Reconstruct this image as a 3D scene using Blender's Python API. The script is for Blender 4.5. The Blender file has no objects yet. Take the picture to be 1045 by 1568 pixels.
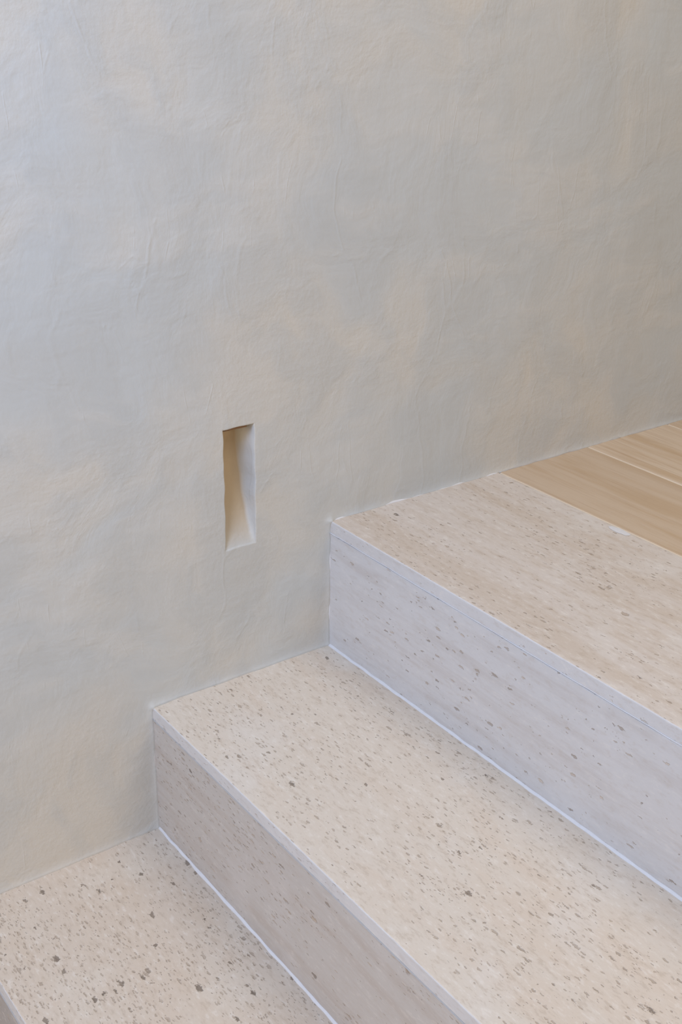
import bpy, bmesh, math, random
import numpy as np
from mathutils import Matrix, Vector, noise
random.seed(3)
sc=bpy.context.scene
try:
    sc.view_settings.view_transform='Standard'; sc.view_settings.look='None'
except Exception as e: print(e)

# ------------------------------------------------------------ calibration
C=np.array([-0.638,-1.2901,0.9378]); YAW,PITCH,ROLL,F=.6387,.4229,.0187,1855.2
r,h,d=0.30,0.2066,0.3309
fw=np.array([math.sin(YAW)*math.cos(PITCH),math.cos(YAW)*math.cos(PITCH),-math.sin(PITCH)])
rt=np.array([math.cos(YAW),-math.sin(YAW),0.]); up=np.cross(rt,fw)
a=math.cos(ROLL)*rt+math.sin(ROLL)*up; b=-math.sin(ROLL)*rt+math.cos(ROLL)*up
cam=bpy.data.cameras.new("camera"); co=bpy.data.objects.new("camera",cam); sc.collection.objects.link(co)
co.matrix_world=Matrix(((a[0],b[0],-fw[0],C[0]),(a[1],b[1],-fw[1],C[1]),(a[2],b[2],-fw[2],C[2]),(0,0,0,1)))
cam.sensor_fit='VERTICAL'; cam.sensor_height=36; cam.sensor_width=24; cam.lens=36*F/1568; cam.clip_start=.01
sc.camera=co

def wallpt(px,py):
    v=fw*F+a*(px-522.67)-b*(py-784); t=-C[1]/v[1]; P=C+v*t; return P[0],P[2]
TL,TR,BR,BL=wallpt(342,658),wallpt(389,650),wallpt(392,830),wallpt(346,843)
xl=(TL[0]+BL[0])/2; xr=(TR[0]+BR[0])/2; zt=(TL[1]+TR[1])/2; zb=(BL[1]+BR[1])/2

# ------------------------------------------------------------ node helpers
def mat(name):
    m=bpy.data.materials.new(name); m.use_nodes=True; nt=m.node_tree
    bs=nt.nodes['Principled BSDF']; return m,nt,bs
class N:
    def __init__(s,nt): s.nt=nt
    def n(s,t,ins=None,**kw):
        x=s.nt.nodes.new(t)
        for k,v in kw.items(): setattr(x,k,v)
        for k,v in (ins or {}).items():
            if hasattr(v,'is_output') : s.nt.links.new(v,x.inputs[k])
            else: x.inputs[k].default_value=v
        return x
    def math(s,op,x,y=0.,z=0.,clamp=False): 
        m=s.n('ShaderNodeMath',{0:x,1:y,2:z},operation=op); m.use_clamp=clamp; return m.outputs[0]
    def coords(s,scale=(1,1,1),loc=(0,0,0),rot=(0,0,0)):
        tc=s.n('ShaderNodeTexCoord')
        return s.n('ShaderNodeMapping',{'Vector':tc.outputs['Object'],'Scale':scale,'Location':loc,'Rotation':rot}).outputs[0]
    def noise(s,v,scale,detail=4,rough=.5,dist=0.):
        return s.n('ShaderNodeTexNoise',{'Vector':v,'Scale':scale,'Detail':detail,'Roughness':rough,'Distortion':dist}).outputs['Fac']
    def noisec(s,v,scale,detail=3,rough=.5):
        return s.n('ShaderNodeTexNoise',{'Vector':v,'Scale':scale,'Detail':detail,'Roughness':rough}).outputs['Color']
    def vor(s,v,scale,feat='F1'):
        x=s.n('ShaderNodeTexVoronoi',feature=feat); s.nt.links.new(v,x.inputs['Vector']); x.inputs['Scale'].default_value=scale; return x
    def mr(s,v,a0,a1,b0=0.,b1=1.,smooth=True):
        x=s.n('ShaderNodeMapRange',{0:v,1:a0,2:a1,3:b0,4:b1}); x.interpolation_type='SMOOTHSTEP' if smooth else 'LINEAR'; return x.outputs[0]
    def mix(s,f,c1,c2,bl='MIX'):
        x=s.n('ShaderNodeMix',data_type='RGBA',blend_type=bl)
        for i,v in ((0,f),(6,c1),(7,c2)):
            if hasattr(v,'is_output'): s.nt.links.new(v,x.inputs[i])
            else: x.inputs[i].default_value=v if i==0 else (*v,1.) if len(v)==3 else v
        return x.outputs[2]
    def vadd(s,u,v,k):
        m=s.n('ShaderNodeVectorMath',{0:v,1:(-.5,-.5,-.5)},operation='ADD').outputs[0]
        m=s.n('ShaderNodeVectorMath',{0:m,3:k},operation='SCALE').outputs[0]
        return s.n('ShaderNodeVectorMath',{0:u,1:m},operation='ADD').outputs[0]
def srgb(r_,g_,b_):
    f=lambda c:(c/255/12.92 if c/255<=.04045 else ((c/255+.055)/1.055)**2.4)
    return (f(r_),f(g_),f(b_))

# ------------------------------------------------------------ plaster
def plaster():
    m,nt,bs=mat("lime_plaster"); g=N(nt)
    v=g.coords()
    wc=g.noisec(v,4,3)
    n1=g.noise(g.vadd(v,wc,.3),2.6,3,.55)
    n2=g.noise(g.vadd(g.coords(scale=(1,1,.6),rot=(0,.6,0)),wc,.22),9,5,.6)
    n3=g.noise(g.vadd(g.coords(scale=(.5,1,1.3),rot=(0,.5,0),loc=(3,7,1)),wc,.15),9,4,.6)
    c=g.mix(g.mr(n1,.38,.62),srgb(188,190,187),srgb(198,193,182))
    c=g.mix(g.mr(n2,.42,.60,0,.55),c,srgb(183,184,180))
    c=g.mix(g.mr(n3,.50,.66,0,.42),c,srgb(201,198,190))
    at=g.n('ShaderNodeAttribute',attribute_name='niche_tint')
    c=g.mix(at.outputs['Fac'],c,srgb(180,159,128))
    nt.links.new(c,bs.inputs['Base Color'])
    bs.inputs['Roughness'].default_value=.55; bs.inputs['Specular IOR Level'].default_value=.35
    vr=g.vadd(g.coords(scale=(1,1,.4),rot=(0,.45,0)),wc,.10)
    cell=g.vor(vr,12,'DISTANCE_TO_EDGE').outputs['Distance']
    ridge=g.math('MULTIPLY',g.mr(cell,0.,.035,1.,0.),g.mr(n2,.51,.59))
    vr2=g.vadd(g.coords(scale=(1,1,.22),rot=(0,-.12,0),loc=(1,2,3)),wc,.05)
    cell2=g.vor(vr2,22,'DISTANCE_TO_EDGE').outputs['Distance']
    ridge2=g.math('MULTIPLY',g.mr(cell2,0.,.026,1.,0.),g.mr(n3,.56,.63))
    fine=g.noise(v,150,2,.6)
    H=g.math('MULTIPLY',n2,2.7)
    H=g.math('MULTIPLY_ADD',n3,2.1,H)
    H=g.math('MULTIPLY_ADD',ridge,.15,H)
    H=g.math('MULTIPLY_ADD',ridge2,.14,H)
    H=g.math('MULTIPLY_ADD',g.math('MULTIPLY',fine,g.mr(n1,.4,.6,.3,1.)),.38,H)
    bp=g.n('ShaderNodeBump',{'Height':H,'Strength':.85,'Distance':.0015})
    nt.links.new(bp.outputs[0],bs.inputs['Normal'])
    return m
# ------------------------------------------------------------ stone
def stone(name,seed,dens=.5,big=.3,base=(206,190,168),warm=(205,180,148),pale=(214,203,186),band=.5,con=1.,bscale=(9,1.0,9),streak=1.):
    m,nt,bs=mat(name); g=N(nt)
    L=(seed*1.37,seed*2.11,seed*.73)
    v=g.coords(loc=L)
    wc=g.noisec(v,260,2)
    vb=g.vadd(g.coords(scale=bscale,loc=L),g.noisec(v,4,2),.5)
    bn=g.noise(vb,1.8,5,.68)
    cl=g.noise(v,7,3,.55)
    c=g.mix(g.mr(bn,.44,.66,0,band),srgb(*base),srgb(*warm))
    c=g.mix(g.mr(cl,.5,.70,0,.6),c,srgb(*pale))
    med=g.noise(g.coords(scale=(1,.35,1),loc=L),170,4,.7)
    c=g.mix(g.mr(med,.52,.66,0,.34*streak),c,srgb(174,154,131))
    c=g.mix(g.mr(med,.32,.46,.36*streak,0),c,srgb(230,222,209))
    dm=g.mr(g.noise(g.coords(scale=(1.6,.6,1.6),loc=(L[1],L[0],L[2])),5,3,.6),.38,.60,.12,1)
    def pits(sx,scale,rmax,prob,seed2,warp):
        vv=g.vadd(g.coords(scale=sx,loc=(L[0]+seed2,L[1]-seed2,L[2]+seed2*.5)),wc,warp)
        vo=g.vor(vv,scale); rnd=g.n('ShaderNodeSeparateColor',{0:vo.outputs['Color']})
        on=g.math('LESS_THAN',rnd.outputs[0],g.math('MULTIPLY',dm,prob))
        rad=g.math('MULTIPLY_ADD',g.math('POWER',rnd.outputs[1],2.),rmax*.65,rmax*.35)
        k=g.mr(g.math('DIVIDE',vo.outputs['Distance'],rad),.7,1.15,1,0)
        return g.math('MULTIPLY',k,on),rnd.outputs[2]
    p1,t1=pits((1,.34,1),310,.44,.62*dens,3.,.0032)
    p2,t2=pits((1,.36,1),175,.38,.30*dens,7.,.0045)
    p3,t3=pits((1,.6,1),80,.33,.16*big,11.,.007)
    c=g.mix(g.math('MULTIPLY',p1,.58*con),c,g.mix(t1,srgb(126,107,88),srgb(188,170,148)))
    c=g.mix(g.math('MULTIPLY',p2,.62*con),c,g.mix(t2,srgb(118,100,82),srgb(196,178,157)))
    c=g.mix(g.math('MULTIPLY',p3,.80*con),c,g.mix(t3,srgb(94,80,66),srgb(180,162,142)))
    nt.links.new(c,bs.inputs['Base Color'])
    bs.inputs['Roughness'].default_value=.5; bs.inputs['Specular IOR Level'].default_value=.35
    H=g.math('MULTIPLY',g.math('ADD',p1,g.math('MULTIPLY_ADD',p2,1.5,g.math('MULTIPLY',p3,2.))),-.6)
    bp=g.n('ShaderNodeBump',{'Height':H,'Strength':.7,'Distance':.001})
    nt.links.new(bp.outputs[0],bs.inputs['Normal'])
    return m
def simple(name,col,rough=.6,nz=.12,scale=60):
    m,nt,bs=mat(name); g=N(nt); v=g.coords(); n=g.noise(v,scale,3,.6)
    dk=tuple(x*(1-nz*2) for x in col)
    nt.links.new(g.mix(n,dk,col),bs.inputs['Base Color']); bs.inputs['Roughness'].default_value=rough
    bp=g.n('ShaderNodeBump',{'Height':n,'Strength':.4,'Distance':.0008}); nt.links.new(bp.outputs[0],bs.inputs['Normal'])
    return m
def wood():
    m,nt,bs=mat("oak_boards"); g=N(nt)
    tone=g.n('ShaderNodeAttribute',attribute_name='board').outputs['Fac']
    off=g.n('ShaderNodeCombineXYZ',{0:g.math('MULTIPLY',tone,13.),1:g.math('MULTIPLY',tone,31.),2:0.}).outputs[0]
    def vv(sc_):
        return g.n('ShaderNodeVectorMath',{0:g.coords(scale=sc_),1:off},operation='ADD').outputs[0]
    v1=g.vadd(vv((1,.10,1)),g.noisec(vv((1,.3,1)),4,2),.06)
    n1=g.noise(v1,38,5,.6,.3)
    wv=g.noise(vv((1,.03,1)),260,3,.6)
    n0=g.noise(vv((1,.3,1)),5,2)
    c=g.mix(g.mr(n1,.38,.66),srgb(211,190,163),srgb(197,170,136))
    c=g.mix(g.mr(wv,.48,.72,0,.35),c,srgb(172,141,109))
    c=g.mix(g.mr(n0,.4,.7,0,.35),c,srgb(207,188,164))
    c=g.mix(g.mr(tone,0,1,.40,0,False),c,srgb(178,151,120))
    nt.links.new(c,bs.inputs['Base Color']); bs.inputs['Roughness'].default_value=.5
    bp=g.n('ShaderNodeBump',{'Height':wv,'Strength':.25,'Distance':.0006}); nt.links.new(bp.outputs[0],bs.inputs['Normal'])
    return m

# ------------------------------------------------------------ mesh helpers
def newobj(name,me,mats,parent=None):
    o=bpy.data.objects.new(name,me); sc.collection.objects.link(o)
    for m in mats: me.materials.append(m)
    if parent: o.parent=parent
    return o
def box(name,x0,x1,y0,y1,z0,z1,m,parent=None,bev=.0015,seg=2):
    bm=bmesh.new(); bmesh.ops.create_cube(bm,size=1)
    for v in bm.verts:
        v.co=Vector(((x0+x1)/2+v.co.x*(x1-x0),(y0+y1)/2+v.co.y*(y1-y0),(z0+z1)/2+v.co.z*(z1-z0)))
    if bev: bmesh.ops.bevel(bm,geom=bm.edges[:],offset=bev,segments=seg,profile=.5,affect='EDGES')
    me=bpy.data.meshes.new(name); bm.to_mesh(me); bm.free()
    return newobj(name,me,[m],parent)
def bead(name,p0,p1,n1,n2,w,m,parent,jit=.0006,step=.006):
    p0,p1,n1,n2=map(Vector,(p0,p1,n1,n2)); L=(p1-p0).length; k=max(2,int(L/step))
    bm=bmesh.new(); rows=[]
    for i in range(k+1):
        t=i/k; p=p0.lerp(p1,t); s=p*40
        w1=w+jit*noise.noise(s)*1.6; w2=w+jit*noise.noise(s+Vector((9,3,1)))*1.6
        e=.0005
        pts=[p-n1*e-n2*e, p+n1*w1-n2*e, p+n1*w1*.62+n2*w2*.22, p+n1*w1*.22+n2*w2*.62, p+n2*w2-n1*e]
        rows.append([bm.verts.new(q) for q in pts])
    for i in range(k):
        for j in range(5):
            bm.faces.new((rows[i][j],rows[i][(j+1)%5],rows[i+1][(j+1)%5],rows[i+1][j]))
    bm.faces.new(rows[0]); bm.faces.new(rows[-1][::-1])
    bmesh.ops.recalc_face_normals(bm,faces=bm.faces)
    for f in bm.faces: f.smooth=True
    me=bpy.data.meshes.new(name); bm.to_mesh(me); bm.free()
    return newobj(name,me,[m],parent)

M_pl=plaster()
M_caulk=simple("pale_sealant",srgb(222,219,216),.5,.06,90)
M_grout=simple("stone_grout",srgb(190,184,176),.6,.08,90)
M_caulkw=simple("wall_joint_filler",srgb(192,186,177),.6,.10,90)
M_wood=wood()
M_fix=simple("bronze_trim",srgb(150,112,72),.45,.1)

# ------------------------------------------------------------ wall height-field
segs=[((-2*r,-2*h),(-r,-2*h)),((-r,-2*h),(-r,-h)),((-r,-h),(0,-h)),((0,-h),(0,0)),((0,0),(r,0)),((r,0),(r,h)),((r,h),(3.,h))]
def sd(x,z,s):
    (x0,z0),(x1,z1)=s; dx,dz=x1-x0,z1-z0; t=max(0,min(1,((x-x0)*dx+(z-z0)*dz)/(dx*dx+dz*dz)))
    return math.hypot(x-x0-t*dx,z-z0-t*dz)
def lines(lo,hi,base,dense):
    L=list(np.arange(lo,hi+base/2,base))
    for c0,rad,st in dense:
        L=[q for q in L if abs(q-c0)>rad]+list(np.arange(c0-rad,c0+rad+st/2,st))
    L=sorted(L); out=[L[0]]
    for q in L[1:]:
        if q-out[-1]>.00005: out.append(q)
    return out
xs=lines(-1.3,2.8,.022,[(0,.02,.0025),(r,.02,.0025),(-r,.02,.004)])
xs=[q for q in xs if not(xl-.012<q<xr+.012)]
inner=[0,.00012,.0004,.0009,.0016,.0026,.004,.006,.008,.0105,.013]
xs+= [xl-.012,xl-.008,xl-.004,xl-.002,xl-.001,xl-.0004]+[xl+q for q in inner]+list(np.linspace(xl+.016,xr-.016,6))+[xr-q for q in inner]+[xr+.0004,xr+.001,xr+.002,xr+.004,xr+.008,xr+.012]
xs=sorted(xs)
zs=lines(-.9,2.6,.022,[(0,.02,.0025),(h,.02,.0025),(-h,.02,.0025),(-2*h,.02,.004)])
zs=[q for q in zs if not(zb-.012<q<zt+.012)]
zs+=[zb-.012,zb-.006,zb-.003,zb-.0015,zb-.0006,zb,zb+.0006,zb+.0015,zb+.003,zb+.005]+list(np.linspace(zb+.008,zt-.004,40))+[zt-.002,zt-.0008,zt-.0002,zt,zt+.0004,zt+.001,zt+.002,zt+.005,zt+.012]
zs=sorted(zs)
DM=.038
def niche(x,z):
    if x<=xl or x>=xr or z<=zb or z>=zt: 
        dx=max(xl-x,0,x-xr); dz=max(zb-z,0,z-zt); q=math.hypot(dx,dz)
        return .0006*max(0,1-q/.0012)**2,0.
    t=(zt-z)/(zt-zb)
    D=DM*(1-t**2.0)+.0008
    sr=min(1,(xr-x)/.007); sl=min(1,(x-xl)/.003)
    q=math.sqrt(max(0,1-(1-sr)**2))*math.sqrt(max(0,1-(1-sl)**2))
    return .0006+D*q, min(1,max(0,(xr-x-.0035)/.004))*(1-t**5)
bm=bmesh.new(); grid=[]; tint=[]
for z in zs:
    row=[]
    for x in xs:
        P=Vector((x,0,z))
        y=.0022*noise.noise(P*3.1)+.0011*noise.noise(P*8.3+Vector((5,5,5)))+.0004*noise.noise(P*21)
        near=min(sd(x,z,s) for s in segs)
        y*=min(1,near/.05)
        if near<.05:
            fl=0
            for s in segs:
                ds=sd(x,z,s)
                fl+=.003*math.exp(-ds/.0045)*(1+.8*noise.noise(P*30))
            y-=min(fl,.006)
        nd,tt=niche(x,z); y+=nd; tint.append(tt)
        wx=wz=0
        if xl-.03<x<xr+.03 and zb-.03<z<zt+.03:
            fo=max(0,1-max(abs(x-(xl+xr)/2)-(xr-xl)/2,abs(z-(zt+zb)/2)-(zt-zb)/2,0)/.012)
            wx=.0012*noise.noise(Vector((3,1,z*45)))*fo; wz=.0012*noise.noise(Vector((x*50,8,2)))*fo
        row.append(bm.verts.new((x+wx,y,z+wz)))
    grid.append(row)
for i in range(len(zs)-1):
    for j in range(len(xs)-1):
        f=bm.faces.new((grid[i][j],grid[i][j+1],grid[i+1][j+1],grid[i+1][j])); f.smooth=True
T=.16; c4=[grid[0][0],grid[0][-1],grid[-1][-1],grid[-1][0]]
bk=[bm.verts.new((v.co.x,T,v.co.z)) for v in c4]; tint+=[0]*4
bm.faces.new(bk[::-1])
bm.faces.new(grid[0][::-1]+[bk[0],bk[1]]); bm.faces.new(grid[-1]+[bk[2],bk[3]])
bm.faces.new([g[0] for g in grid]+[bk[3],bk[0]]); bm.faces.new([g[-1] for g in grid][::-1]+[bk[1],bk[2]])
me=bpy.data.meshes.new("wall_back"); bm.to_mesh(me); bm.free()
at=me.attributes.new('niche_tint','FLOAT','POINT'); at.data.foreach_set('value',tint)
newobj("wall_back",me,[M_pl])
box("recessed_step_light",xl+.003,xr-.006,.008,.030,zt-.006,zt+.002,M_fix,None,.001)

# ------------------------------------------------------------ staircase
st=bpy.data.objects.new("stone_staircase",None); sc.collection.objects.link(st)
YN=-1.9; TS=.020
M=[stone("travertine_tread_a",1,.6,.4,base=(208,196,182),warm=(197,180,160),pale=(214,205,193),band=.75,bscale=(15,.7,15)),
   stone("travertine_tread_b",2.3,.75,.4,base=(211,198,180),warm=(207,188,166),pale=(215,205,191)),
   stone("travertine_tread_c",3.9,1.35,1.9,base=(206,190,170),warm=(202,182,158),pale=(213,201,183)),
   stone("travertine_tread_d",5.2,1.2,1.,base=(204,192,176))]
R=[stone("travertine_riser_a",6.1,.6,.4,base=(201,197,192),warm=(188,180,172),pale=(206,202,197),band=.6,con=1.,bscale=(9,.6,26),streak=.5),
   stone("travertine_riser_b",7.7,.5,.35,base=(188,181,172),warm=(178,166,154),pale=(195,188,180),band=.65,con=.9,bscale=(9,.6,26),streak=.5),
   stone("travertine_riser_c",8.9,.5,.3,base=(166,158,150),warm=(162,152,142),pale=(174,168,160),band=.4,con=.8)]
Mn=stone("travertine_nosing",10.3,.4,.1,base=(203,199,194),warm=(197,190,182),pale=(208,204,199),band=.5,con=.6,streak=.6)
def tread(name,x0,x1,z,m,edge):
    o=box(name,x0,x1,YN,0,z-TS,z,m,st,.0020,3)
    o.data.materials.append(edge)
    for p in o.data.polygons:
        if p.normal.x<-.3: p.material_index=1
    return o
for i,(x0,x1,z) in enumerate([(r,r+d,h),(0,r+.004,0),(-r,.004,-h),(-2*r,-r+.004,-2*h)]):
    tread("tread_%d"%(i+1),x0-.0005,x1,z,M[i],Mn)
for i,(x,z) in enumerate([(r,h),(0,0),(-r,-h)]):
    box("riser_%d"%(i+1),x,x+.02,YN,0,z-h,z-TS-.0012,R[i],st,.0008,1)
    bead("riser_joint_%d"%(i+1),(x,0,z-TS+.0008),(x,YN,z-TS+.0008),(-1,0,0),(0,0,-1),.0016,M_caulk if i==0 else M_grout,st,.0006)
    bead("riser_foot_joint_%d"%(i+1),(x,-.001,z-h),(x,YN,z-h),(-1,0,0),(0,0,1),.0034,M_caulk,st,.0011)
    bead("wall_riser_joint_%d"%(i+1),(x,0,z-h),(x,0,z-.001),(-1,0,0),(0,-1,0),.0034,M_caulk if i==0 else M_grout,st,.0012)
for i,(x0,x1,z) in enumerate([(r,r+d,h),(0,r,0),(-r,0,-h),(-2*r,-r,-2*h)]):
    bead("wall_tread_joint_%d"%(i+1),(x0,0,z),(x1,0,z),(0,-1,0),(0,0,1),.0036 if i==0 else .003,M_caulk if i==0 else M_caulkw,st,.0012)
def core():
    prof=[(-2*r+.02,-2*h-TS),(-r+.02,-2*h-TS),(-r+.02,-h-TS),(.02,-h-TS),(.02,-TS),(r+.02,-TS),(r+.02,h-TS),(r+d,h-TS),(r+d,-.9),(-2*r+.02,-.9)]
    bm=bmesh.new(); A=[bm.verts.new((x,-.001,z)) for x,z in prof]; B=[bm.verts.new((x,YN,z)) for x,z in prof]
    bm.faces.new(A); bm.faces.new(B[::-1]); n=len(prof)
    for i in range(n): bm.faces.new((A[i],B[i],B[(i+1)%n],A[(i+1)%n]))
    bmesh.ops.recalc_face_normals(bm,faces=bm.faces)
    me=bpy.data.meshes.new("concrete_core"); bm.to_mesh(me); bm.free(); newobj("concrete_core",me,[M_caulkw],st)
core()
v=fw*F+a*(940-522.67)-b*(816-784); t=(h-C[2])/v[2]; P=C+v*t
bm=bmesh.new(); n=22; ring=[]
for i in range(n):
    q=2*math.pi*i/n; k=1+.35*noise.noise(Vector((math.cos(q)*2,math.sin(q)*2,4)))
    ring.append(bm.verts.new((r+d-.008+math.cos(q)*.007*k,P[1]+math.sin(q)*.020*k,h+.0003)))
c0=bm.verts.new((r+d-.008,P[1],h+.0010))
for i in range(n): bm.faces.new((ring[i],ring[(i+1)%n],c0)).smooth=True
me=bpy.data.meshes.new("filler_patch"); bm.to_mesh(me); bm.free(); newobj("filler_patch",me,[M_caulk],st)
# ------------------------------------------------------------ oak floor
bm=bmesh.new()
pw=.2027; x=r+d+.0006; gap=.0036; i=0; tones=[.15,.85,.4,.7,.25,.9,.5,.1,.6,.8,.3,.45]
while x<2.7:
    ys=[0,-random.uniform(.9,1.6),YN] if i>1 else [0,YN]
    for y1,y0 in zip(ys[:-1],ys[1:]):
        ret=bmesh.ops.create_cube(bm,size=1); vs=ret['verts']
        for v in vs: v.co=Vector((x+pw/2+v.co.x*(pw-gap),(y0+y1)/2+v.co.y*(y1-y0-gap),h-.009+v.co.z*.018))
        es=list({e for v in vs for e in v.link_edges}); bmesh.ops.bevel(bm,geom=es,offset=.0009,segments=1,affect='EDGES')
    x+=pw; i+=1
me=bpy.data.meshes.new("floor"); bm.to_mesh(me); bm.free()
at=me.attributes.new('board','FLOAT','POINT')
at.data.foreach_set('value',[tones[int((v.co.x-(r+d+.0006))/pw)%12] for v in me.vertices])
newobj("floor",me,[M_wood])
box("floor_joint_filler",r+d,2.8,YN,-.0005,h-.05,h-.0008,simple("joint_filler",srgb(238,222,198)),None,0)
bead("baseboard_joint_back",(r+d,0,h),(2.7,0,h),(0,-1,0),(0,0,1),.0042,M_caulkw,None,.0014)

# ------------------------------------------------------------ light
w=bpy.data.worlds.new("world"); sc.world=w; w.use_nodes=True
bg=w.node_tree.nodes['Background']; bg.inputs[0].default_value=(1.0,.90,.80,1); bg.inputs[1].default_value=.31
def area(name,loc,target,sx,sy,power,col):
    l=bpy.data.lights.new(name,'AREA'); l.shape='RECTANGLE'; l.size=sx; l.size_y=sy; l.energy=power; l.color=col
    o=bpy.data.objects.new(name,l); sc.collection.objects.link(o); o.location=loc
    o.rotation_euler=(Vector(target)-Vector(loc)).to_track_quat('-Z','Y').to_euler(); return o
area("daylight_window",(-2.4,-1.1,1.4),(.2,-.5,.2),1.6,1.5,32,(.57,.70,1.0))
area("blue_wall_fill",(-.95,-.68,1.5),(-.45,0,.85),.55,.55,16.5,(.36,.57,1.0))  # added fill lamp, not a window: blue falloff on the upper-left wall
area("ceiling_light",(.6,-1.8,2.5),(.3,-1.1,0),1.4,1.4,35,(1.0,.89,.77))
area("warm_low_fill",(-1.3,-1.1,-.05),(-.3,0,-.15),.5,.5,4.8,(1.0,.72,.40))  # unseen lamp added to warm the lower-left wall and lower risers
area("step_light_lamp",((xl+xr)/2-.003,.018,zt-.008),((xl+xr)/2-.003,.019,zb),.02,.012,.003,(1.0,.76,.46))
